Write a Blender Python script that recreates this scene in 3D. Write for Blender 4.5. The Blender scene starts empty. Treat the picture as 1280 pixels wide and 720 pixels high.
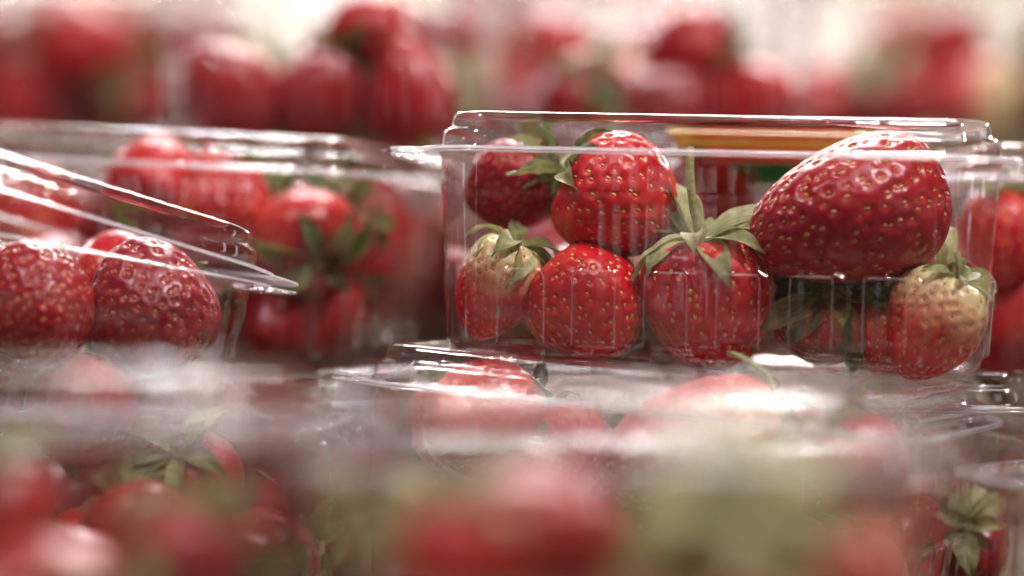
import bpy, bmesh, math, random
import numpy as np
from mathutils import Vector, Matrix, Euler, kdtree, noise as mnoise

random.seed(7)
R = math.radians
SC = bpy.context.scene
COL = SC.collection

# ------------------------------------------------------------------ camera
FOCUS = 0.80                      # metres from the lens to the plane y = 0
CAMZ = 0.091
LENS = 100.0
FPX = 1280 * LENS / 36.0
cam_data = bpy.data.cameras.new('camera')
cam = bpy.data.objects.new('camera', cam_data); COL.objects.link(cam)
cam.location = (0, -FOCUS, CAMZ)
cam.rotation_euler = (R(90), 0, 0)
cam_data.lens = LENS; cam_data.sensor_width = 36.0
cam_data.clip_start = 0.02; cam_data.clip_end = 50
cam_data.dof.use_dof = True
cam_data.dof.focus_distance = FOCUS + 0.006
cam_data.dof.aperture_fstop = 2.8
SC.camera = cam

def at(px, py, y):
    """pixel of the 1280x720 photograph + depth y -> world point"""
    d = FOCUS + y
    return Vector(((px - 640) / FPX * d, y, CAMZ + (360 - py) / FPX * d))

# ------------------------------------------------------------------ light
world = bpy.data.worlds.new('World'); SC.world = world
world.use_nodes = True
bg = world.node_tree.nodes['Background']
bg.inputs['Color'].default_value = (1.0, 0.88, 0.98, 1)
bg.inputs['Strength'].default_value = 0.022

def area(name, loc, target, size, power, color, shape='DISK', sy=None):
    l = bpy.data.lights.new(name, 'AREA'); l.shape = shape; l.size = size
    if sy: l.size_y = sy
    l.energy = power; l.color = color
    o = bpy.data.objects.new(name, l); COL.objects.link(o)
    o.location = loc
    o.rotation_euler = (Vector(target) - Vector(loc)).to_track_quat('-Z', 'Y').to_euler()
    return o
area('awning_light', (0.25, -0.25, 1.25), (0.03, 0.05, 0.1), 0.6, 5.0, (1.0, 0.94, 0.93), 'RECTANGLE', 0.4)
area('daylight_opening', (-0.5, 1.9, 1.5), (0, 0.1, 0.1), 1.8, 3, (0.93, 0.92, 1.0), 'RECTANGLE', 0.9)
for az, wd, p, c in [(-72, .30, 3.2, (.86, .91, 1)), (-38, .10, .7, (.95, .95, 1)), (-14, .05, .22, (1, .96, .93)), (21, .08, .6, (.92, .93, 1)), (52, .20, 2.4, (.88, .92, 1)), (80, .26, 3.0, (1, .95, .92))]:
    area('streak_light', (2.5 * math.sin(R(az)), -2.5 * math.cos(R(az)), .42), (0, 0, .12), wd, p, c, 'RECTANGLE', 1.3)  # added tall light strips, there to draw vertical streaks on the plastic
area('wall_fill_light', (0.0, 2.7, 2.6), (0, 3.6, 0.5), 1.6, 250, (1.0, 0.95, 0.94), 'RECTANGLE', 0.5)  # added fill light that brightens the wall
for x, y, z, p, dia, c in [
        (0.55, -0.35, 1.00, 10., .07, (1, .94, .88)), (-0.45, -0.30, 0.95, 3.6, .07, (1, .95, .92)), (0.0, -0.75, 1.05, 2.6, .07, (1, .95, .90)),
        (0.15, 0.75, 1.10, 5.5, .07, (1, .94, .86)),
        (-0.08, 2.30, 0.95, 6., .10, (1, .86, .64)), (-0.34, 2.10, 0.85, 6., .10, (.70, .80, 1)), (1.15, 2.00, 0.90, 22., .10, (1, .95, .90)), (-1.15, 2.00, 0.90, 18., .10, (1, .95, .92))]:
    area('stall_lamp', (x, y, z), (0, 0.05, 0.08), dia, p, c)

SC.view_settings.view_transform = 'Standard'
SC.view_settings.look = 'None'
SC.view_settings.exposure = 0.0
SC.view_settings.gamma = 1.0
SC.cycles.use_denoising = True
SC.cycles.max_bounces = 8
SC.cycles.use_adaptive_sampling = True
SC.cycles.adaptive_threshold = 0.03
SC.cycles.transparent_max_bounces = 96
SC.cycles.glossy_bounces = 4
SC.cycles.diffuse_bounces = 2
SC.cycles.transmission_bounces = 6
SC.cycles.sample_clamp_indirect = 12
SC.cycles.blur_glossy = 0.1
SC.cycles.caustics_reflective = True

# ------------------------------------------------------------------ node helper
class NT:
    def __init__(s, name):
        s.m = bpy.data.materials.new(name); s.m.use_nodes = True
        s.t = s.m.node_tree; s.t.nodes.clear()
        s.out = s.t.nodes.new('ShaderNodeOutputMaterial')
    def n(s, typ, **kw):
        nd = s.t.nodes.new(typ)
        for k, v in kw.items():
            if k == 'ins':
                for a, b in v.items():
                    if hasattr(b, 'is_output'): s.t.links.new(b, nd.inputs[a])
                    else: nd.inputs[a].default_value = b
            else: setattr(nd, k, v)
        return nd
    def link(s, a, b): s.t.links.new(a, b)
    def math(s, op, a, b=None, clamp=False):
        nd = s.n('ShaderNodeMath', operation=op, use_clamp=clamp)
        for i, v in enumerate((a, b)):
            if v is None: continue
            if hasattr(v, 'is_output'): s.link(v, nd.inputs[i])
            else: nd.inputs[i].default_value = v
        return nd.outputs[0]
    def ramp(s, fac, stops, interp='LINEAR'):
        nd = s.n('ShaderNodeValToRGB'); cr = nd.color_ramp; cr.interpolation = interp
        while len(cr.elements) < len(stops): cr.elements.new(0.5)
        for e, (p, c) in zip(cr.elements, stops):
            e.position = p; e.color = c if len(c) == 4 else (*c, 1)
        s.link(fac, nd.inputs[0]); return nd.outputs[0]
    def mix(s, fac, a, b):
        nd = s.n('ShaderNodeMix', data_type='RGBA')
        for i, v in ((0, fac), (6, a), (7, b)):
            if hasattr(v, 'is_output'): s.link(v, nd.inputs[i])
            else: nd.inputs[i].default_value = v if i == 0 else (*v, 1)
        return nd.outputs[2]

def plastic(name, scuff=0.0, haze=0.002, stipple=0.0):
    """thin clear thermoformed sheet: see-through, with a Fresnel reflection"""
    g = NT(name)
    tc = g.n('ShaderNodeTexCoord').outputs['Object']
    h = g.math('MULTIPLY', g.n('ShaderNodeTexNoise', ins={'Vector': tc, 'Scale': 60.0, 'Detail': 1.0}).outputs['Fac'], 0.5)
    mp = g.n('ShaderNodeMapping', ins={'Vector': tc, 'Scale': (1, 1, 0.05)}).outputs[0]
    h = g.math('ADD', h, g.math('MULTIPLY', g.n('ShaderNodeTexNoise', ins={'Vector': mp, 'Scale': 300.0, 'Detail': 0.0}).outputs['Fac'], 0.26))
    mask = None
    if scuff or stipple:
        n3 = g.n('ShaderNodeTexNoise', ins={'Vector': tc, 'Scale': 1100.0, 'Detail': 0.0}).outputs['Fac']
    if scuff:
        n4 = g.n('ShaderNodeTexNoise', ins={'Vector': tc, 'Scale': 34.0, 'Detail': 2.0, 'Distortion': 0.6}).outputs['Fac']
        mask = g.math('MULTIPLY', g.math('MULTIPLY', g.math('SUBTRACT', n4, 0.57), 9.0, clamp=True), scuff, clamp=True)
        h = g.math('ADD', h, g.math('MULTIPLY', g.math('MULTIPLY', n3, mask), 1.3))
    if stipple: h = g.math('ADD', h, g.math('MULTIPLY', n3, stipple))
    bmp = g.n('ShaderNodeBump', ins={'Height': h, 'Strength': 0.4, 'Distance': 0.0006}).outputs[0]
    geo = g.n('ShaderNodeNewGeometry')
    dt = g.n('ShaderNodeVectorMath', operation='DOT_PRODUCT', ins={0: bmp, 1: geo.outputs['Incoming']}).outputs['Value']
    c = g.math('SUBTRACT', 1.0, g.math('ABSOLUTE', dt), clamp=True)
    F = g.math('ADD', g.math('MULTIPLY', g.math('POWER', c, 5.0), 0.92), 0.05)
    F2 = g.math('DIVIDE', g.math('MULTIPLY', F, 2.0), g.math('ADD', F, 1.0))
    rough, hz = 0.025, haze
    if mask is not None:
        F2 = g.math('ADD', F2, g.math('MULTIPLY', mask, 0.07), clamp=True)
        rough = g.math('ADD', g.math('MULTIPLY', mask, 0.12), 0.025)
        hz = g.math('ADD', g.math('MULTIPLY', mask, 0.01), haze)
    gl = g.n('ShaderNodeBsdfGlossy', ins={'Color': (1, 1, 1, 1), 'Roughness': rough, 'Normal': bmp}).outputs[0]
    # longer path through the sheet at a slant: a little more is absorbed
    tcol = g.mix(g.math('POWER', c, 3.0), (.985, .974, .983), (.78, .74, .79))
    tr = g.n('ShaderNodeBsdfTransparent', ins={'Color': tcol}).outputs[0]
    df = g.n('ShaderNodeBsdfDiffuse', ins={'Color': (.85, .84, .86, 1)}).outputs[0]
    m1 = g.n('ShaderNodeMixShader', ins={0: hz, 1: tr, 2: df}).outputs[0]
    m2 = g.n('ShaderNodeMixShader', ins={0: F2, 1: m1, 2: gl}).outputs[0]
    g.link(m2, g.out.inputs[0]); return g.m

def edge_plastic():
    """rolled cut edge of the sheet: bright, slightly milky"""
    g = NT('plastic_edge')
    gl = g.n('ShaderNodeBsdfGlossy', ins={'Color': (1, 1, 1, 1), 'Roughness': 0.12}).outputs[0]
    tr = g.n('ShaderNodeBsdfTransparent', ins={'Color': (.95, .95, .95, 1)}).outputs[0]
    tl = g.n('ShaderNodeBsdfTranslucent', ins={'Color': (.9, .88, .92, 1)}).outputs[0]
    a = g.n('ShaderNodeMixShader', ins={0: 0.45, 1: tr, 2: tl}).outputs[0]
    b = g.n('ShaderNodeMixShader', ins={0: 0.30, 1: a, 2: gl}).outputs[0]
    g.link(b, g.out.inputs[0]); return g.m

def flesh_mat():
    g = NT('strawberry_flesh')
    oi = g.n('ShaderNodeObjectInfo')
    sep = g.n('ShaderNodeSeparateColor', ins={0: oi.outputs['Color']})
    pale, dark = sep.outputs[0], sep.outputs[1]
    tc = g.n('ShaderNodeTexCoord').outputs['Object']
    off = g.n('ShaderNodeVectorMath', operation='ADD', ins={0: tc}).outputs[0]
    g.link(oi.outputs['Random'], off.node.inputs[1])
    z = g.n('ShaderNodeSeparateXYZ', ins={0: tc}).outputs[2]
    nz = g.n('ShaderNodeTexNoise', ins={'Vector': off, 'Scale': 85.0, 'Detail': 5.0, 'Roughness': .62}).outputs['Fac']
    nf = g.n('ShaderNodeTexNoise', ins={'Vector': off, 'Scale': 500.0, 'Detail': 2.0}).outputs['Fac']
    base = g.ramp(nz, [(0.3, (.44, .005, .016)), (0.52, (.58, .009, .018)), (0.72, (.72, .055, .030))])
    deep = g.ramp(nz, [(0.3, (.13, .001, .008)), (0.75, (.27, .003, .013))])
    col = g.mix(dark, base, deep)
    # paler flesh round the dimples
    at_ = g.n('ShaderNodeAttribute', attribute_name='dimple').outputs['Fac']
    col = g.mix(g.math('MULTIPLY', at_, 0.18), col, (.74, .10, .04))
    # unripe shoulder below the calyx
    t = g.math('MULTIPLY', g.math('ADD', g.math('ADD', z, 0.004), g.math('MULTIPLY', g.math('SUBTRACT', nz, .5), 0.026)), 55.0)
    t = g.math('MULTIPLY', g.math('ADD', t, 0.0, clamp=True), pale, clamp=True)
    col = g.mix(t, col, g.ramp(nf, [(.3, (.62, .52, .24)), (.7, (.76, .64, .36))]))
    bm = g.n('ShaderNodeBump', ins={'Height': nf, 'Strength': 0.22, 'Distance': 0.0008}).outputs[0]
    p = g.n('ShaderNodeBsdfPrincipled', ins={'Base Color': col, 'Roughness': g.math('ADD', g.math('MULTIPLY', nz, .42), .10), 'Specular IOR Level': 0.5,
            'Normal': bm})
    g.link(p.outputs[0], g.out.inputs[0]); return g.m

def leaf_mat():
    g = NT('calyx_leaf')
    oi = g.n('ShaderNodeObjectInfo')
    sep = g.n('ShaderNodeSeparateColor', ins={0: oi.outputs['Color']})
    tc = g.n('ShaderNodeTexCoord').outputs['Object']
    mp = g.n('ShaderNodeMapping', ins={'Vector': tc, 'Scale': (1, .25, 1)}).outputs[0]
    n1 = g.n('ShaderNodeTexNoise', ins={'Vector': mp, 'Scale': 900.0, 'Detail': 3.0}).outputs['Fac']
    n2 = g.n('ShaderNodeTexNoise', ins={'Vector': tc, 'Scale': 120.0, 'Detail': 2.0}).outputs['Fac']
    pale = g.ramp(n1, [(.3, (.34, .33, .13)), (.7, (.52, .51, .25))])
    green = g.ramp(n1, [(.3, (.045, .10, .018)), (.7, (.12, .20, .045))])
    f = g.math('ADD', sep.outputs[0], g.math('MULTIPLY', g.math('SUBTRACT', n2, .5), 1.2), clamp=True)
    col = g.mix(f, green, pale)
    yy = g.n('ShaderNodeSeparateXYZ', ins={0: tc}).outputs[1]
    tip = g.math('MULTIPLY', g.math('ADD', g.math('SUBTRACT', yy, .0135), g.math('MULTIPLY', g.math('SUBTRACT', n2, .5), .008)), 220.0, clamp=True)
    col = g.mix(g.math('MULTIPLY', tip, .7), col, (.22, .13, .05))
    bm = g.n('ShaderNodeBump', ins={'Height': n1, 'Strength': 0.4, 'Distance': 0.0005}).outputs[0]
    p = g.n('ShaderNodeBsdfPrincipled', ins={'Base Color': col, 'Roughness': 0.5, 'Normal': bm}).outputs[0]
    tl = g.n('ShaderNodeBsdfTranslucent', ins={'Color': col}).outputs[0]
    m = g.n('ShaderNodeMixShader', ins={0: .3, 1: p, 2: tl}).outputs[0]
    g.link(m, g.out.inputs[0]); return g.m

def seed_mat():
    g = NT('seed')
    geo = g.n('ShaderNodeNewGeometry')
    col = g.ramp(geo.outputs['Random Per Island'], [(0, (.30, .08, .02)), (.3, (.60, .29, .07)), (1, (.80, .52, .18))])
    col = g.mix(g.n('ShaderNodeSeparateColor', ins={0: g.n('ShaderNodeObjectInfo').outputs['Color']}).outputs[0], col, (.22, .05, .025))
    p = g.n('ShaderNodeBsdfPrincipled', ins={'Base Color': col, 'Roughness': 0.35})
    g.link(p.outputs[0], g.out.inputs[0]); return g.m

def wall_mat():
    g = NT('distant_wall')
    tc = g.n('ShaderNodeTexCoord').outputs['Object']
    n1 = g.n('ShaderNodeTexNoise', ins={'Vector': tc, 'Scale': 4.2, 'Detail': 2.0}).outputs['Fac']
    col = g.ramp(n1, [(.40, (.26, .28, .11)), (.47, (.70, .68, .48)), (.54, (.86, .82, .72)), (.60, (.84, .88, .87))])
    p = g.n('ShaderNodeBsdfPrincipled', ins={'Base Color': col, 'Roughness': 0.8})
    g.link(p.outputs[0], g.out.inputs[0]); return g.m

def table_mat():
    g = NT('painted_board')
    tc = g.n('ShaderNodeTexCoord').outputs['Object']
    mp = g.n('ShaderNodeMapping', ins={'Vector': tc, 'Scale': (1, 14, 1)}).outputs[0]
    n1 = g.n('ShaderNodeTexNoise', ins={'Vector': mp, 'Scale': 6.0, 'Detail': 5.0}).outputs['Fac']
    col = g.ramp(n1, [(.3, (.10, .065, .04)), (.7, (.19, .13, .085))])
    p = g.n('ShaderNodeBsdfPrincipled', ins={'Base Color': col, 'Roughness': 0.6})
    g.link(p.outputs[0], g.out.inputs[0]); return g.m

def label_mat():
    """printed paper: red field, tan border, green foot band"""
    g = NT('printed_label')
    tc = g.n('ShaderNodeTexCoord').outputs['Object']
    xyz = g.n('ShaderNodeSeparateXYZ', ins={0: tc})
    nz = g.n('ShaderNodeTexNoise', ins={'Vector': tc, 'Scale': 90.0, 'Detail': 2.0}).outputs['Fac']
    n2 = g.n('ShaderNodeTexNoise', ins={'Vector': tc, 'Scale': 40.0, 'Detail': 1.0}).outputs['Fac']
    red = g.ramp(nz, [(.35, (.55, .02, .03)), (.55, (.72, .10, .08)), (.62, (.75, .45, .35))])
    isr = g.math('LESS_THAN', g.math('ABSOLUTE', xyz.outputs[0]), 0.024)
    col = g.mix(isr, (.70, .52, .20), red)
    tan = g.math('GREATER_THAN', xyz.outputs[2], 0.0030)
    col = g.mix(tan, col, (.70, .52, .20))
    fl = g.math('MULTIPLY', g.math('GREATER_THAN', xyz.outputs[1], 0.014), g.math('LESS_THAN', xyz.outputs[1], 0.036))
    col = g.mix(g.math('MULTIPLY', fl, isr), col, red)
    low = g.math('LESS_THAN', xyz.outputs[2], -0.0012)
    col = g.mix(low, col, (.05, .26, .10))
    p = g.n('ShaderNodeBsdfPrincipled', ins={'Base Color': col, 'Roughness': 0.5}).outputs[0]
    tl = g.n('ShaderNodeBsdfTranslucent', ins={'Color': col}).outputs[0]
    m = g.n('ShaderNodeMixShader', ins={0: .45, 1: p, 2: tl}).outputs[0]
    g.link(m, g.out.inputs[0]); return g.m

M_PL = plastic('clear_plastic')
M_PLS = plastic('scuffed_clear_plastic', scuff=1.0, haze=0.003)
M_TAB = plastic('stippled_clear_plastic', haze=0.015, stipple=0.8)
M_EDGE = edge_plastic()
M_FLESH, M_LEAF, M_SEED = flesh_mat(), leaf_mat(), seed_mat()

# ------------------------------------------------------------------ mesh helpers
def mesh_np(name, v, f, mat, smooth=True):
    me = bpy.data.meshes.new(name)
    me.from_pydata([tuple(p) for p in v], [], [tuple(q) for q in f]); me.update()
    me.materials.append(mat)
    if smooth: me.polygons.foreach_set('use_smooth', [True] * len(me.polygons))
    return me

def link(name, data, parent=None, mat=None):
    o = bpy.data.objects.new(name, data); COL.objects.link(o)
    if parent: o.parent = parent
    return o

def tag(o, label, cat, group=None, kind=None):
    if label: o['label'] = label
    if cat: o['category'] = cat
    if group: o['group'] = group
    if kind: o['kind'] = kind
    return o

def box_mesh(name, x0, x1, y0, y1, z0, z1, mat, bev=0.0):
    bm = bmesh.new(); bmesh.ops.create_cube(bm, size=1)
    for v in bm.verts:
        v.co = ((x0 + x1) / 2 + v.co.x * (x1 - x0), (y0 + y1) / 2 + v.co.y * (y1 - y0), (z0 + z1) / 2 + v.co.z * (z1 - z0))
    if bev: bmesh.ops.bevel(bm, geom=bm.edges[:], offset=bev, segments=2, affect='EDGES')
    me = bpy.data.meshes.new(name); bm.to_mesh(me); bm.free(); me.materials.append(mat); return me

# ------------------------------------------------------------------ the setting
tb = link('table', box_mesh('table', -1.6, 1.6, -0.62, 1.9, -0.046, -0.006, table_mat(), 0.003))
tag(tb, 'brown board table under the stacked strawberry boxes', 'table')
WOOD = table_mat()
rs = link('wooden_riser', None); rs.location = (0, .74, -.006)
tag(rs, 'dark wooden crate riser lifting the farthest boxes', 'crate')
link('top_board', box_mesh('top_board', -.62, .62, -.262, .262, .148, .163, WOOD, .002), rs)
for k in range(3):
    link('board', box_mesh('board', -.61, .61, -.258, -.246, .001 + k * .049, .046 + k * .049, WOOD, .0015), rs)
for sx in (-1, 1):
    link('side_board', box_mesh('side_board', sx * .60 - .006, sx * .60 + .006, -.245, .25, .0, .147, WOOD, .0015), rs)
wl = link('wall', box_mesh('wall', -3, 3, 3.6, 3.7, -0.8, 3.0, wall_mat()))
wl['kind'] = 'structure'

# ------------------------------------------------------------------ clamshell meshes (mm in, m out)
NC = 16
def side_samples(npan, length, z):
    """positions along one side (0..1) and 1 where the sheet is pressed out; panel heads are rounded"""
    t, on = [], []
    c0 = 24.0
    shrink = 0.0 if z <= c0 else 3.4 * (1 - math.sqrt(max(0.0, 1 - min(1.0, (z - c0) / 3.5) ** 2)))
    e = .10 / length
    for k in range(npan):
        c = (k + .5) / npan; h = .315 / npan - shrink / length
        lo = k / npan; hi = (k + 1) / npan
        for q in range(4): t.append(lo + (c - h - e - lo) * q / 4); on.append(0)
        t.append(c - h - e); on.append(0); 
        for q in range(13): t.append(c - h + e + (2 * h - 2 * e) * q / 12); on.append(1)
        t.append(c + h + e); on.append(0)
        for q in range(1, 4): t.append(c + h + e + (hi - c - h - e) * q / 4); on.append(0)
    return t, on
def ring_param(hx, hy, r, z=0.0):
    """rounded rectangle, constant topology; returns points, outward normals, side id (-1 corner), pressed-out flag"""
    pts, nrm, sid, s = [], [], [], []
    sides = [((-hx + r, -hy), (hx - r, -hy), (0, -1), 6), ((hx, -hy + r), (hx, hy - r), (1, 0), 4),
             ((hx - r, hy), (-hx + r, hy), (0, 1), 6), ((-hx, hy - r), (-hx, -hy + r), (-1, 0), 4)]
    cent = [(hx - r, -hy + r, -90), (hx - r, hy - r, 0), (-hx + r, hy - r, 90), (-hx + r, -hy + r, 180)]
    for k, (a, b, n, npan) in enumerate(sides):
        T, ON = side_samples(npan, 130.0 if npan == 6 else 80.0, z)
        for t, on in zip(T, ON):
            p = (a[0] + (b[0] - a[0]) * t, a[1] + (b[1] - a[1]) * t)
            pts.append(p); nrm.append(n); sid.append(k); s.append(on)
        cx, cy, a0 = cent[k]
        for i in range(NC):
            an = R(a0 + 90 * i / NC)
            pts.append((cx + r * math.cos(an), cy + r * math.sin(an))); nrm.append((math.cos(an), math.sin(an)))
            sid.append(-1); s.append(0)
    return np.array(pts), np.array(nrm), np.array(sid), np.array(s)

def sstep(a, b, x):
    t = np.clip((x - a) / (b - a), 0, 1); return t * t * (3 - 2 * t)

def loft(name, rings, mat, close_last=True, close_first=False):
    n = len(rings[0]); v = np.concatenate(rings) / 1000.0; f = []
    for k in range(len(rings) - 1):
        a, b = k * n, (k + 1) * n
        for i in range(n):
            j = (i + 1) % n
            f.append((a + i, a + j, b + j, b + i))
    vl = list(v)
    if close_last:
        vl.append(rings[-1].mean(axis=0) / 1000.0); c = len(vl) - 1; a = (len(rings) - 1) * n
        f += [(a + i, a + (i + 1) % n, c) for i in range(n)]
    return mesh_np(name, vl, f, mat)

TX, TY, BH = 79.0, 54.5, 60.0
def tray_rings():
    out = []
    zs = [60, 60, 59.4, 58.4, 57.4] + list(np.linspace(56, 28.4, 16)) + [28.1, 27.0, 26.9, 26.7, 26.2, 25.4, 24.6, 23.8] + list(np.linspace(22, 6, 9)) + [5, 3.4, 2.0, 1.0, .4, 0, 0, .9, .9]
    ins = [-5, -1.4, -.6, -.2, 0] + [0] * 16 + [0] * 8 + [0] * 9 + [.4, 1.0, 2.0, 3.4, 5.0, 8.0, 11, 13, 40]
    for z, i in zip(zs, ins):
        tz = max(0, min(1, z / 58))
        hx, hy = 75.5 + (TX - 75.5) * tz - i, 51 + (TY - 51) * tz - i
        r = max(2.0, 12 + 3 * tz - i)
        p, nm, sid, on = ring_param(hx, hy, r, z)
        # pressed-out panels with rounded heads along the lower half of every side
        dep = -1.4 * on * (1.0 if 5.5 < z < 27.05 else 0.0)
        # a shallow horizontal bead above the panels, fine flutes round the corners
        bead = 0.3 * math.exp(-((z - 50) / 1.6) ** 2)
        flute = 0.20 * math.exp(-((z - 32) / 26) ** 6) * np.cos(np.arctan2(nm[:, 0], nm[:, 1]) * 32) * (sid < 0)
        p = p - nm * (dep - bead - flute)[:, None]
        out.append(np.column_stack([p, np.full(len(p), z)]))
    return out

def lid_rings():
    out = []
    prof = [(-5.0, 60.6), (-2.0, 60.6), (-.6, 60.9), (0, 61.6), (.3, 63), (.5, 65.0), (.8, 65.8), (1.6, 66.4), (2.6, 66.8),
            (3.0, 67.4), (3.2, 69), (3.5, 70.0), (4.0, 70.7), (4.8, 71.2), (6.0, 71.4), (10, 71.4), (11.0, 70.9), (11.8, 70.1), (13, 69.8), (30, 69.7)]
    for i, z in prof:
        p, nm, sid, s = ring_param(TX + .4 - i, TY + .4 - i, max(2.0, 15 - i))
        out.append(np.column_stack([p, np.full(len(p), z)]))
    return out

def flange_outline(z):
    """outer edge of the flange, with the grip tab swelling out of the -x end"""
    p, nm, sid, s = ring_param(TX + 5.4, TY + 5.4, 20)
    return np.column_stack([p, np.full(len(p), z)])

def tube(name, pts, r, mat, closed=True, k=6):
    n = len(pts); v, f = [], []
    P = np.array(pts) / 1000.0
    for i in range(n):
        a = P[(i - 1) % n] if closed or i else P[i]
        b = P[(i + 1) % n] if closed or i < n - 1 else P[i]
        t = b - a; t = t / (np.linalg.norm(t) + 1e-12)
        up = np.array([0, 0, 1.0]); sd = np.cross(t, up); sd /= (np.linalg.norm(sd) + 1e-12); u2 = np.cross(sd, t)
        for j in range(k):
            an = 2 * math.pi * j / k
            v.append(P[i] + (sd * math.cos(an) + u2 * math.sin(an)) * r / 1000.0)
    for i in range(n if closed else n - 1):
        i2 = (i + 1) % n
        for j in range(k):
            j2 = (j + 1) % k
            f.append((i * k + j, i * k + j2, i2 * k + j2, i2 * k + j))
    return mesh_np(name, v, f, mat)

def tab_outline(n=40):
    o = []
    for i in range(n + 1):
        t = math.pi * i / n
        o.append((-(TX + 5.2) - 13.0 * math.sin(t) ** 0.4, 44 * math.cos(t)))
    return o

def tab_mesh(z, sign):
    """flat grip tab with rows of raised dots"""
    nx, ny = 44, 150; v, f = [], []
    for i in range(nx + 1):
        for j in range(ny + 1):
            yy = -44 + 88 * j / ny
            t = math.acos(max(-1, min(1, yy / 44)))
            x = -(TX + 4.0) - (1.2 + 13.0 * math.sin(t) ** 0.4) * i / nx
            d = 0
            if 0.12 < i / nx < .9 and abs(yy) < 40:
                d = max(0, math.cos(x * 2 * math.pi / 2.6)) * max(0, math.cos(yy * 2 * math.pi / 2.6))
            v.append((x / 1000, yy / 1000, (z + sign * .55 * d ** .7) / 1000))
    for i in range(nx):
        for j in range(ny):
            a = i * (ny + 1) + j
            f.append((a, a + 1, a + ny + 2, a + ny + 1))
    return mesh_np('tab', v, f, M_TAB)

def variant(me, mat):
    m = me.copy(); m.materials.clear(); m.materials.append(mat); return m
TRAY = loft('tray', tray_rings(), M_PL)
LID = loft('lid', lid_rings(), M_PL)
TRAY_S, LID_S = variant(TRAY, M_PLS), variant(LID, M_PLS)
LRIM = tube('rim', flange_outline(60.75), .48, M_EDGE)
TRIM = tube('rim', flange_outline(59.75), .34, M_EDGE)
LTAB, TTAB = tab_mesh(60.9, 1), tab_mesh(59.4, -1)
TEDGE_L = tube('tab_edge', [(x, y, 60.9) for x, y in tab_outline()], .34, M_EDGE, closed=False)
TEDGE_T = tube('tab_edge', [(x, y, 59.4) for x, y in tab_outline()], .30, M_EDGE, closed=False)

def glint_line_mesh():
    """fine bright fold lines round the pressed-out panels of the tray"""
    V, Fc = [], []
    rings = tray_rings(); zz = [r[0][2] for r in rings]
    use = [k for k, z in enumerate(zz) if 6 <= z < 27.05]
    top = min(use)
    col = 0; base = 0
    for npan in (6, 4, 6, 4):
        for k in range(npan):
            a, b = base + 5, base + 5 + 12           # first and last pressed-out sample of this panel
            path = [rings[q][a] for q in reversed(use)] + [rings[top][m] for m in range(a + 1, b)] + [rings[q][b] for q in use]
            me = tube('tmp', path, .10, M_EDGE, closed=False, k=4)
            o = len(V); V += [tuple(v.co) for v in me.vertices]; Fc += [tuple(o + i for i in p.vertices) for p in me.polygons]
            bpy.data.meshes.remove(me)
            base += 21
        base += NC
    return mesh_np('panel_glint_line', V, Fc, M_EDGE)
GLINT_LINES = glint_line_mesh()

def rot(yaw=0, roll=0, pitch=0, flip=False):
    m = Matrix.Rotation(R(yaw), 4, 'Z') @ Matrix.Rotation(R(roll), 4, 'Y') @ Matrix.Rotation(R(pitch), 4, 'X')
    return m @ Matrix.Rotation(math.pi, 4, 'Z') if flip else m

def make_box(label, rotm, loc=None, anchor=None, scuffed=False, ajar=0.0):
    """anchor = (local mm point, world point)"""
    root = link('strawberry_box', None)
    root.empty_display_size = .02
    if anchor: loc = anchor[1] - (rotm.to_3x3() @ (Vector(anchor[0]) / 1000.0))
    root.matrix_world = Matrix.Translation(loc) @ rotm
    tag(root, label, 'box', 'clear plastic strawberry boxes')
    t = link('tray', TRAY_S if scuffed else TRAY, root)
    l = link('lid', LID_S if scuffed else LID, root)
    if ajar:                       # lid lifted at the end away from the tab
        pv = Matrix.Translation((-.084, 0, .061))
        l.matrix_local = Matrix.Translation((0, 0, .002)) @ pv @ Matrix.Rotation(-R(ajar), 4, 'Y') @ pv.inverted()
    link('panel_glint_line', GLINT_LINES, t)['kind'] = 'stuff'
    link('rim', TRIM, t); link('rim', LRIM, l)
    a = link('grip_tab', TTAB, t); b = link('grip_tab', LTAB, l)
    link('tab_edge', TEDGE_T, t); link('tab_edge', TEDGE_L, l)
    return root, Matrix.Translation(loc) @ rotm

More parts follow.
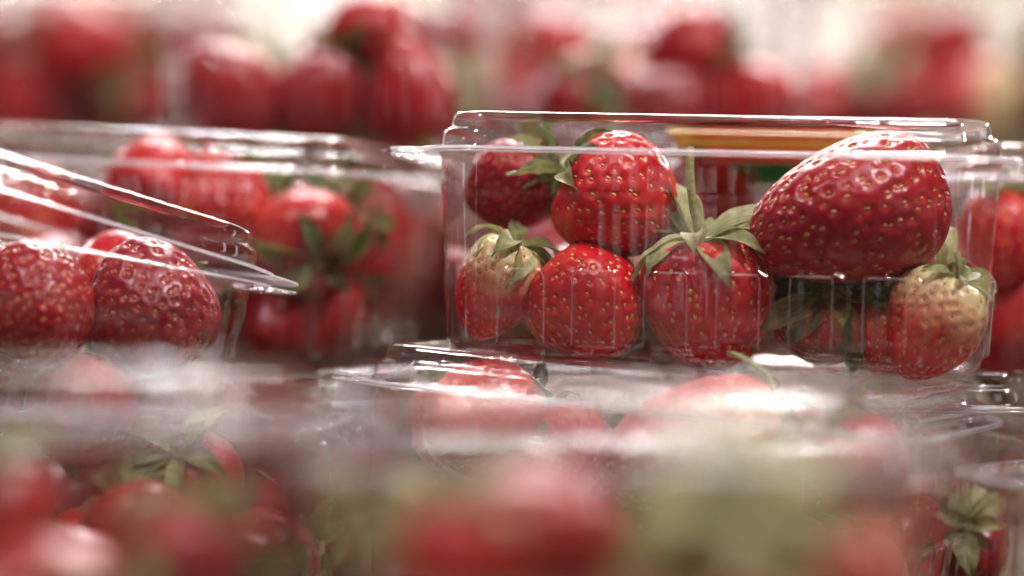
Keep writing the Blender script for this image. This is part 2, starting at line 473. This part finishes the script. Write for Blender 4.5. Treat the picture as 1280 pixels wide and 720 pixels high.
# ------------------------------------------------------------------ strawberry meshes
def berry_mesh(seed, L, k, dense, lump, ns=260):
    """local: calyx at +z, nominal width 32 mm; returns flesh mesh, seeds mesh, height of the calyx seat"""
    rg = random.Random(seed)
    nu, nv = (230, 120) if dense else (64, 36)
    A = [(rg.uniform(.4, 1) * lump, rg.randint(1, 3), rg.uniform(0, 6.28), rg.uniform(1, 3), rg.uniform(0, 6.28)) for _ in range(5)]
    W = .016
    def surf(phi, th):
        c, s = np.cos(phi), np.sin(phi)
        rho = s ** .92 * (1 + k * c - .10 * c * c)
        lum = sum(a * np.sin(m * th + p) * np.sin(q * phi + p2) for a, m, p, q, p2 in A)
        rho = rho * (1 + lum)
        z = c * (L / 2) - .0042 * np.exp(-((phi) / .42) ** 2)
        z = z + lum * .25 * W * s
        return np.stack([rho * W * np.cos(th), rho * W * np.sin(th), z], -1)
    phi = np.linspace(.02, math.pi - .02, nv); th = np.linspace(0, 2 * math.pi, nu, endpoint=False)
    PH, TH = np.meshgrid(phi, th, indexing='ij')
    P = surf(PH, TH).reshape(-1, 3)
    e = 1e-3
    du = surf(PH + e, TH).reshape(-1, 3) - P; dv = surf(PH, TH + e).reshape(-1, 3) - P
    N = np.cross(du, dv); N /= (np.linalg.norm(N, axis=1)[:, None] + 1e-12)
    # seeds on a spiral of equal area steps
    sp = []
    for i in range(ns):
        u = (i + .5) / ns
        ph = math.acos(1 - 2 * (0.045 + .95 * u)); sp.append((ph + rg.uniform(-.055, .055), i * 2.39996 + rg.uniform(-.13, .13)))
    sp = np.array(sp); S = surf(sp[:, 0], sp[:, 1])
    sdu = surf(sp[:, 0] + e, sp[:, 1]) - S; sdv = surf(sp[:, 0], sp[:, 1] + e) - S
    SN = np.cross(sdu, sdv); SN /= np.linalg.norm(SN, axis=1)[:, None]
    kd = kdtree.KDTree(ns)
    for i, q in enumerate(S): kd.insert(q, i)
    kd.balance()
    fd_ = [kd.find(q) for q in P]
    dm = np.array([q[2] for q in fd_]); amp = np.array([rg.uniform(.45, 1.3) for _ in range(ns)])[[q[1] for q in fd_]]
    g = amp * np.exp(-(dm / .00085) ** 2)
    P = P + N * (1.0 if dense else .4) * (-.00058 * g + .00016 * np.clip(dm / .0018, 0, 1.3))[:, None]
    v = list(P); f = []
    for a in range(nv - 1):
        for b in range(nu):
            b2 = (b + 1) % nu
            f.append((a * nu + b, (a + 1) * nu + b, (a + 1) * nu + b2, a * nu + b2))
    v.append(P[:nu].mean(0)); v.append(P[-nu:].mean(0)); c0, c1 = len(v) - 2, len(v) - 1
    f += [(c0, b, (b + 1) % nu) for b in range(nu)]
    f += [(c1, (nv - 1) * nu + (b + 1) % nu, (nv - 1) * nu + b) for b in range(nu)]
    me = mesh_np('flesh', v, f, M_FLESH)
    att = me.attributes.new('dimple', 'FLOAT', 'POINT')
    att.data.foreach_set('value', np.append(np.exp(-(dm / .0011) ** 2), [0, 0]).astype(np.float32))
    # little tear-shaped seeds, sunk into the dimples
    sv, sf = [], []
    for i in range(ns):
        n = Vector(SN[i]); d = Vector(sdu[i]); d = (d - n * d.dot(n)).normalized(); w = n.cross(d)
        o = Vector(S[i]) - n * rg.uniform(.00028, .00048)
        b0 = len(sv); rr = rg.uniform(.85, 1.15)
        ringn = 6
        for lv, (hh, sc) in enumerate(((0, 1.0), (.00022, .78))):
            for j in range(ringn):
                an = 2 * math.pi * j / ringn
                sv.append(o + n * hh + d * (math.cos(an) * .00072 * sc * rr) + w * (math.sin(an) * .00044 * sc * rr))
        sv.append(o + n * .00034)
        for j in range(ringn):
            j2 = (j + 1) % ringn
            sf.append((b0 + j, b0 + j2, b0 + ringn + j2, b0 + ringn + j)); sf.append((b0 + ringn + j, b0 + ringn + j2, b0 + 2 * ringn))
    sm = mesh_np('seeds', sv, sf, M_SEED)
    return me, sm, L / 2 - .0042

def sepal_mesh(ln, wd, curl, tw, seed):
    rg = random.Random(seed); nu, nv = 12, 6; v, f = [], []
    for i in range(nu + 1):
        t = i / nu
        w = wd * (math.sin(math.pi * min(1, t * .88 + .10)) ** .8) * (1 - t ** 4 * .85)
        ang = curl[0] + (curl[1] - curl[0]) * t
        if i == 0: y, z = 0.0, 0.0
        else: y += ln / nu * math.cos(ang); z += ln / nu * math.sin(ang)
        for j in range(nv + 1):
            s = j / nv * 2 - 1
            cup = (abs(s) ** 1.6) * w * .45 + .0007 * t * math.sin(11 * t + 4 * s + seed * 1.7)
            x = s * w + tw * t * t
            nrm = (-math.sin(ang), math.cos(ang))
            v.append((x, y + nrm[0] * cup, z + nrm[1] * cup))
    for i in range(nu):
        for j in range(nv):
            a = i * (nv + 1) + j
            f.append((a, a + 1, a + nv + 2, a + nv + 1))
    return mesh_np('sepal', v, f, M_LEAF)

def stem_mesh(ln, bend, r=.0011):
    pts = []
    for i in range(9):
        t = i / 8
        pts.append((bend * t * t * 1000, bend * .4 * math.sin(3 * t) * 1000, (-.001 + ln * t) * 1000))
    me = tube('stem', pts, r * 1000, M_LEAF, closed=False, k=8)
    return me

def cap_mesh():
    v, f = [], []
    for k, (r, z) in enumerate(((.0044, .0), (.0036, .0010), (.0018, .0017))):
        for j in range(12):
            an = 2 * math.pi * j / 12; v.append((r * math.cos(an), r * math.sin(an), z))
    for k in range(2):
        for j in range(12):
            j2 = (j + 1) % 12
            f.append((k * 12 + j, k * 12 + j2, (k + 1) * 12 + j2, (k + 1) * 12 + j))
    v.append((0, 0, .0019)); f += [(24 + j, 24 + (j + 1) % 12, 36) for j in range(12)]
    return mesh_np('calyx', v, f, M_LEAF)

HI = [berry_mesh(10 + i, l, k, True, lp, 400 if i == 4 else 260) for i, (l, k, lp) in enumerate([(.036, .22, .05), (.034, .16, .055), (.040, .26, .05), (.037, .18, .06), (.047, .14, .065)])]
LO = [berry_mesh(40 + i, l, k, False, lp) for i, (l, k, lp) in enumerate([(.036, .22, .03), (.033, .14, .04), (.041, .27, .04), (.038, .18, .05)])]
SEP = [sepal_mesh(*a) for a in [(.018, .0034, (.6, -1.4), .001, 1), (.021, .0036, (.2, -1.0), -.001, 2), (.016, .0034, (1.0, .3), .0012, 3),
                                (.021, .0034, (0.1, -1.3), .004, 4), (.017, .0042, (.6, -.8), -.003, 5)]]
STEMS = [stem_mesh(.010, .004), stem_mesh(.006, .001), stem_mesh(.029, -.0045, .0012)]
CAP = cap_mesh()

def make_berry(loc, axis, width, label, group, var=0, hi=False, pale=0.0, dark=0.3, spin=0.0, leaf=0.6, nsep=9, stem=0, seps=None, stretch=1.0, lift=0.0, lsc=1.0):
    rg = random.Random(int((loc[0] * 7919 + loc[1] * 104729 + loc[2] * 1299709) * 1e4))
    root = link('strawberry', None); root.empty_display_size = .01
    tag(root, label, 'strawberry', group)
    q = Vector(axis).normalized().to_track_quat('Z', 'Y').to_matrix().to_4x4() @ Matrix.Rotation(spin, 4, 'Z')
    sc = width / .032
    root.matrix_world = Matrix.Translation(loc) @ q @ Matrix.Diagonal((sc, sc, sc * stretch, 1))
    fm, sm, top = (HI if hi else LO)[var % (5 if hi else 4)]
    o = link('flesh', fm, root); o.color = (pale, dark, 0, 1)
    s = link('seeds', sm, root); s['kind'] = 'stuff'; s.color = (max(0, dark - .35) * 1.2, 0, 0, 1)
    if nsep:
        c = link('calyx', CAP, root); c.location.z = top - .0004; c.color = (leaf, 0, 0, 1)
        k = min(1.0, 1.0 / sc) * 1.0
        c.scale = (k * 1.05, k * 1.05, k)
        for i in range(nsep):
            m = rg.choice(SEP)
            p = link('sepal', m, c)
            a = 2 * math.pi * i / nsep + rg.uniform(-.2, .2)
            up = rg.uniform(-.15, .45) + lift
            p.matrix_local = Matrix.Rotation(a, 4, 'Z') @ Matrix.Translation((0, .0028, .0006 + .0004 * (i % 2))) @ Matrix.Rotation(up, 4, 'X') @ Matrix.Rotation(rg.uniform(-.3, .3), 4, 'Y') @ Matrix.Scale(rg.uniform(.75, 1.15) * lsc, 4)
            p.color = (max(0, min(1, leaf + rg.uniform(-.35, .35))), 0, 0, 1)
        if stem is not None:
            st = link('stem', STEMS[stem], c); st.color = (min(1, leaf + .1), 0, 0, 1)
            st.rotation_euler = (rg.uniform(-.2, .2), rg.uniform(-.2, .2), rg.uniform(0, 6))
    return root

def pack(M, n, seed, fixed=(), label='', group='', top=58, dens=(30, 37), hi=False, darkr=(.1, .8), paleP=.2, leafr=(.2, .8), ymin=-99):
    """drop n berries into the box with transform M and let them settle round the fixed ones (mm, box-local)"""
    rg = random.Random(seed); npr = np.random.RandomState(seed)
    inv = M.inverted()
    fx = [(list(inv @ Vector(p)), r) for p, r in fixed]
    X = [[a * 1000 for a in p] for p, r in fx]; rad = [r * 1000 for p, r in fx]; nf = len(X)
    for i in range(n):
        r = rg.uniform(*dens) / 2
        X.append([rg.uniform(-58, 58), rg.uniform(max(-34, ymin), 34), rg.uniform(18, 95)]); rad.append(r)
    X = np.array(X); rad = np.array(rad)
    for it in range(420):
        g = .5 if it < 300 else .12
        X[nf:, 2] -= g
        for _ in range(2):
            d = X[:, None] - X[None]; D = np.linalg.norm(d, axis=2) + 1e-6
            ov = np.clip((rad[:, None] + rad[None]) * .97 - D, 0, None); np.fill_diagonal(ov, 0)
            mv = (d / D[..., None] * ov[..., None] * .45).sum(1)
            mv = np.clip(mv, -3, 3)
            X[nf:] += mv[nf:]
            lx = 75 + 3.5 * X[:, 2] / 60 - rad - .6; ly = 50.5 + 3.5 * X[:, 2] / 60 - rad - 1
            X[nf:, 0] = np.clip(X[nf:, 0], -lx[nf:], lx[nf:]); X[nf:, 1] = np.clip(X[nf:, 1], np.maximum(-ly[nf:], ymin), ly[nf:])
            X[nf:, 2] = np.clip(X[nf:, 2], (rad + 1.5)[nf:], (68 - rad)[nf:])
    for i in range(nf, len(X)):
        ax = Vector((rg.uniform(-1, 1), rg.uniform(-1, 1), rg.uniform(-.7, 1))).normalized()
        pal = 1.0 if rg.random() < paleP else 0.0
        dk = rg.uniform(*darkr)
        look = 'cream-shouldered ' if pal else 'dark red ' if dk > .6 else 'mid-red ' if dk > .3 else 'bright red '
        make_berry(M @ (Vector(X[i]) / 1000), ax, rad[i] * 2 / 1000 * 1.0, look + label, group, var=rg.randint(0, 4), hi=hi, pale=pal,
                   dark=dk, spin=rg.uniform(0, 6), leaf=rg.uniform(*leafr), nsep=rg.randint(7, 9), stem=rg.choice([0, 1, None]), lift=rg.uniform(-.2, .3))

INBOX = None
def hero(px, py, y, wpx, axis, label, **kw):
    p = at(px, py, y); w = wpx / FPX * (FOCUS + y)
    if INBOX is not None:           # keep the fruit inside the sheet
        q = (INBOX.inverted() @ p) * 1000; r = w * 500
        q.z = max(r * .98 + 1, min(68.5 - r * .96, q.z))
        lx, ly = 75.2 + 3.5 * q.z / 60 - r - .6, 50.6 + 3.5 * q.z / 60 - r - .6
        q.x = max(-lx, min(lx, q.x)); q.y = max(-ly, min(ly, q.y))
        p = INBOX @ (q / 1000)
    make_berry(p, axis, w, label, kw.pop('group', 'strawberries packed in the clear boxes'), **kw)
    return (p, w / 2)

# ------------------------------------------------------------------ the boxes and their berries
GR = 'strawberries packed in the clear boxes'

# A: the box in focus
A, MA = make_box('upright clear box in focus with pale-shouldered and deep red strawberries and a printed label', rot(-9, 1.6, 0),
                 anchor=((-79, -54, 71.4), at(543, 136, 0.002)))
INBOX = MA
fa = []
fa.append(hero(774, 250, .024, 152, (-.86, .05, .5), 'bright red berry with golden seeds touching the lid in the box in focus', var=0, hi=True, dark=.15, leaf=.45, spin=.5, stem=0, nsep=9))
fa.append(hero(733, 384, .017, 146, (-.66, .30, .68), 'round glossy red berry low against the front wall, below the seed-dotted one', var=1, hi=True, dark=.1, leaf=.25, spin=1.2, lsc=.9))
fa.append(hero(612, 358, .022, 108, (.42, -.05, .94), 'narrow berry with cream shoulder under a floppy green calyx by the box corner', var=2, hi=True, dark=.1, pale=1, leaf=.8, spin=.2, lsc=1.1, lift=-.2, stretch=1.05, stem=1))
fa.append(hero(634, 230, .052, 112, (.8, -.25, .35), 'dark red berry tucked behind the cream-shouldered one with a stem across it', var=3, hi=True, dark=.7, leaf=.35, spin=2.2, stem=2))
fa.append(hero(886, 374, .016, 168, (-.12, -.22, .95), 'red berry standing upright with wide pale calyx and a tall stem', var=3, hi=True, dark=.15, leaf=.95, spin=.9, nsep=13, lsc=1.3, lift=.12, stem=2, stretch=.98))
fa.append(hero(1063, 264, .010, 188, (.85, .25, .32), 'very large deep red berry lying on its side under the lid', var=4, hi=True, dark=.75, leaf=.5, spin=.4, stretch=1.0, nsep=0))
fa.append(hero(1182, 437, .002, 122, (.45, -.1, .85), 'pale cream and orange-red berry in the lower corner of the box in focus', var=2, hi=True, dark=.05, pale=1, leaf=.7, spin=1.0, nsep=7, lsc=.75))
fa.append(hero(1112, 440, .014, 88, (.3, -.3, .9), 'small orange-red berry with drooping leaf beside the cream one', var=0, hi=True, dark=.05, pale=.3, leaf=.3, spin=2.0))
fa.append(hero(1030, 420, .024, 130, (.05, -.85, .5), 'dark berry with its green and yellow calyx turned outward under the large berry', var=1, hi=True, dark=.9, leaf=.3, spin=2.0, nsep=12, lsc=1.25))
pack(MA, 9, 3, fa, 'strawberry deep in the box in focus, behind its front row', GR, hi=True, darkr=(.5, .95), paleP=0, ymin=4)
# printed label under the lid of box A
lb = []
def label_mesh():
    v, f = [], []
    path = [(6, 69.3), (30, 69.3), (41.5, 69.3), (44, 68.2), (47, 65.5), (48.4, 62.5), (49.0, 56)]
    for t in (0, .25):
        for (y, z) in path:
            for x in (-31, 31): v.append((x / 1000, y / 1000, (z - t) / 1000 - .064))
    n = len(path)
    for s in (0, n * 2):
        for i in range(n - 1):
            a = s + i * 2; f.append((a, a + 1, a + 3, a + 2))
    return mesh_np('label', v, f, label_mat())
L_ = link('label', label_mesh(), A); L_.location = (.011, 0, .064); L_['label'] = 'printed paper label in red, tan and green'

# B: box behind on the left, tab towards A
B, MB_ = make_box('slightly blurred box next to the box in focus, with dark green leaves behind its corner', rot(-14, 3.2, 0, True),
                  anchor=((-79, 54, 71.4), at(436, 172, .07)))
INBOX = MB_
fb = [hero(190, 205, .10, 120, (-.2, .9, .1), 'pinkish red berry under the lid of the box with dark green leaves, upper one', var=0, hi=False, dark=.2, leaf=.4),
      hero(272, 262, .10, 130, (.5, .4, .3), 'pinkish red berry beneath the upper one, near the dark green leaves', var=1, hi=True, dark=.25, leaf=.2),
      hero(428, 396, .108, 104, (.5, .5, .6), 'lone red berry at the bottom corner of the box with dark green leaves', var=0, hi=True, dark=.2, leaf=.3),
      hero(430, 285, .12, 120, (.3, -.85, .45), 'berry showing its dark green calyx in the box corner', var=1, hi=True, dark=.6, leaf=.0, nsep=10),
      hero(350, 320, .125, 90, (.2, -.2, .9), 'small orange berry beneath dark green leaves', var=2, hi=False, dark=.0, leaf=.1, pale=.3),
      hero(508, 345, .135, 112, (.2, .9, .2), 'berry coloured nearly black for the shade beyond the lone red one', var=0, dark=1, leaf=.0),  # dark berries added here; their colour stands for the box's inner shade
      hero(497, 425, .115, 110, (-.3, .9, .2), 'berry darkened for shade on the floor of the box with dark green leaves', var=1, dark=1, leaf=.0),
      hero(345, 425, .095, 96, (.2, .8, .3), 'berry darkened for shade on the box floor beside the lone red one', var=2, dark=.9, leaf=.1)]
pack(MB_, 16, 5, fb, 'strawberry in the box with dark green leaves, behind the tilted box', GR, darkr=(.3, .9), leafr=(0, .4))

# C: tilted box in front of B
C, MC = make_box('clear box tilted down at its tab end, with two big dark red berries', rot(24, 10.0, 2, True),
                 anchor=((-79, 54, 73.4), at(342, 296, .0)), ajar=6.0)
INBOX = MC
fc = [hero(50, 385, -.012, 158, (-.3, .8, .1), 'big red berry at the high end of the tilted box', var=0, hi=True, dark=.8, leaf=.4),
      hero(198, 394, .002, 170, (-.2, .8, .1), 'big dark red berry at the low end of the tilted box', var=1, hi=True, dark=.95, leaf=.4),
      hero(150, 312, .045, 120, (.3, .9, .0), 'strawberry under the lid of the tilted box, above its two big berries', var=1, hi=False, dark=.3, leaf=.4)]
pack(MC, 13, 8, fc, 'strawberry deep in the tilted box', GR, darkr=(.3, .9))

# D: lower box in front with ribbed tab
D, MD = make_box('scuffed low box under the box in focus, its dotted tab pointing at the tilted box', rot(-21, 4.9, 0),
                 anchor=((-79, -54, 71.4), at(452, 426, .0)), scuffed=True)
INBOX = MD
fd = [hero(862, 532, -.022, 180, (.85, -.1, .3), 'red berry with long drooping leaves under the scuffed lid', var=4, hi=True, dark=.3, leaf=.7, lift=.2),
      hero(556, 533, .03, 104, (.2, .4, .8), 'red berry under the dotted-tab end of the scuffed lid', var=0, hi=True, dark=.2, leaf=.5),
      hero(712, 562, .006, 112, (-.3, .5, .7), 'wet-looking red berry under the middle of the scuffed lid', var=1, hi=True, dark=.3, leaf=.5),
      hero(1090, 590, -.045, 125, (-.4, .3, .7), 'red berry at the far end of the scuffed box from its tab', var=0, hi=False, dark=.2, leaf=.6),
      hero(940, 620, -.03, 130, (-.2, -.5, .7), 'berry with olive calyx low in the scuffed box', var=1, hi=False, dark=.2, leaf=.8)]
pack(MD, 15, 12, fd, 'strawberry low in the scuffed box', GR, darkr=(.1, .7))

# E, F: blurred foreground boxes
E, ME = make_box('blurred foreground box with mauve glare on its lid, below the tilted box', rot(-7, 1.0, -1.2), loc=Vector((-.128, -.205, .004)), scuffed=True)
INBOX = ME
fe = [hero(300, 730, -.225, 190, (.2, .3, .9), 'dark red berry ringed by golden glints in the glare-covered box', var=0, dark=.8, leaf=.3)]
pack(ME, 14, 21, fe, 'strawberry in the glare-covered foreground box', GR, darkr=(.6, 1), leafr=(.0, .4))
F, MF = make_box('most blurred foreground box, with a yellow-green calyx and round white glints', rot(-94, -1.9, 0), loc=Vector((.024, -.222, -.002)))
INBOX = MF
ff = [hero(570, 705, -.275, 150, (.2, .2, .9), 'bright red berry in the most blurred box, beside the yellow-green calyx', var=0, dark=.05, leaf=.6),
      hero(915, 690, -.262, 190, (-.05, -.75, .65), 'berry under a big yellow-green calyx in the most blurred box', var=1, dark=.2, leaf=1.0, nsep=12, lsc=1.7),
      hero(450, 690, -.20, 120, (-.1, -.7, .65), 'berry with olive calyx at the edge of the most blurred box', var=1, dark=.6, leaf=.9, nsep=11, lsc=1.5),
      hero(1075, 730, -.275, 120, (-.2, .2, .9), 'orange-red berry next to the yellow-green calyx in the most blurred box', var=2, dark=.0, leaf=.5, pale=.2)]
pack(MF, 12, 23, ff, 'strawberry in the most blurred foreground box', GR, darkr=(.4, .9), leafr=(.5, 1))

# J: bottom-layer box under the tilted one
J, MJ = make_box('bottom-layer box below the low end of the tilted box, full of dark berries', rot(-6, .6, 0), loc=Vector((-.134, -.035, -.005)), scuffed=True)
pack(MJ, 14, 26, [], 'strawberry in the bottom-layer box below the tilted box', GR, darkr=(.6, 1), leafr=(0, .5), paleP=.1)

# I: lower box to the right of D
I_, MI = make_box('low dark box wedged against the end of the scuffed box', rot(-38, 2, 0), anchor=((-79, -54, 71.4), at(1225, 545, -.06)))
pack(MI, 14, 31, [], 'strawberry in the low dark box past the scuffed one', GR, darkr=(.3, .9), leafr=(0, .6))

# H: box to the right of A
H, MH = make_box('upright box beside the very large berry, cut off by the picture edge', rot(4, 1, 0), anchor=((-79, -54, 71.4), at(1222, 178, .055)))
INBOX = MH
fh = [hero(1256, 298, .085, 112, (.2, .3, .9), 'bright sparkling red berry just past the wall of the box in focus', var=0, hi=True, dark=.15, leaf=.4)]
pack(MH, 13, 33, fh, 'strawberry in the cut-off box next to the box in focus', GR, darkr=(.2, .8))

# layer one supports under A, B and H
for i, (x, y, yaw, lab) in enumerate([(.075, .075, 3, 'bottom-layer box carrying the box in focus'),
                                      (-.120, .110, -4, 'bottom-layer box below the box with dark green leaves'),
                                      (.262, .100, 2, 'bottom-layer box carrying the cut-off box')]):
    bx, mb = make_box(lab, rot(yaw, 0, 0), loc=Vector((x, y, -.0045)), scuffed=True)
    pack(mb, (7, 8, 4)[i], 50 + i, [], 'strawberry in the %s' % lab, GR, darkr=(.5, 1))

# background rows
BGB = [
    ('blurred top-layer box of clustered dark red berries', -.064, .262, .142, 84, 15, 61, (.45, .95), .0),
    ('blurred top-layer box of leafy berries behind the box in focus', .055, .330, .142, 95, 15, 62, (.3, .8), .3),
    ('faint top-layer box under a white glare', -.205, .560, .158, 3, 12, 63, (.2, .7), .1),
    ('far top-layer box beyond the very large berry', .205, .560, .158, -3, 12, 64, (.1, .6), .2),
    ('far top-layer box half hidden by nearer ones', .010, .575, .158, 2, 12, 69, (.2, .7), .3),
    ('far top-layer box at one end of the bank', .395, .575, .158, -2, 9, 70, (.1, .6), .2),
    ('far top-layer box next to the white-glare one', -.400, .575, .158, 1, 9, 71, (.2, .7), .1),
    ('second-layer box seen through the back of the box in focus', .075, .262, .0705, 2, 15, 65, (.2, .8), .2),
    ('second-layer box carrying the clustered dark red berries', -.115, .262, .0705, -2, 15, 66, (.2, .8), .2),
    ('second-layer box farthest back, behind the gap between two boxes', -.02, .41, .0705, 3, 15, 68, (.4, .9), .1),
    ('second-layer box behind the cut-off box', .262, .270, .0705, 2, 10, 67, (.2, .8), .3)]
for lab, x, y, z, yaw, n, sd, dr, pp in BGB:
    bx, mb = make_box(lab, rot(yaw, random.uniform(-1, 1), 0), loc=Vector((x, y, z)))
    pack(mb, n, sd, [], 'strawberry in the ' + lab.replace('second-layer box farthest back, behind the gap between two boxes', 'farthest second-layer box'), GR, darkr=dr, paleP=pp, leafr=(.2, .9), dens=(38, 44) if y > .5 else (30, 37))
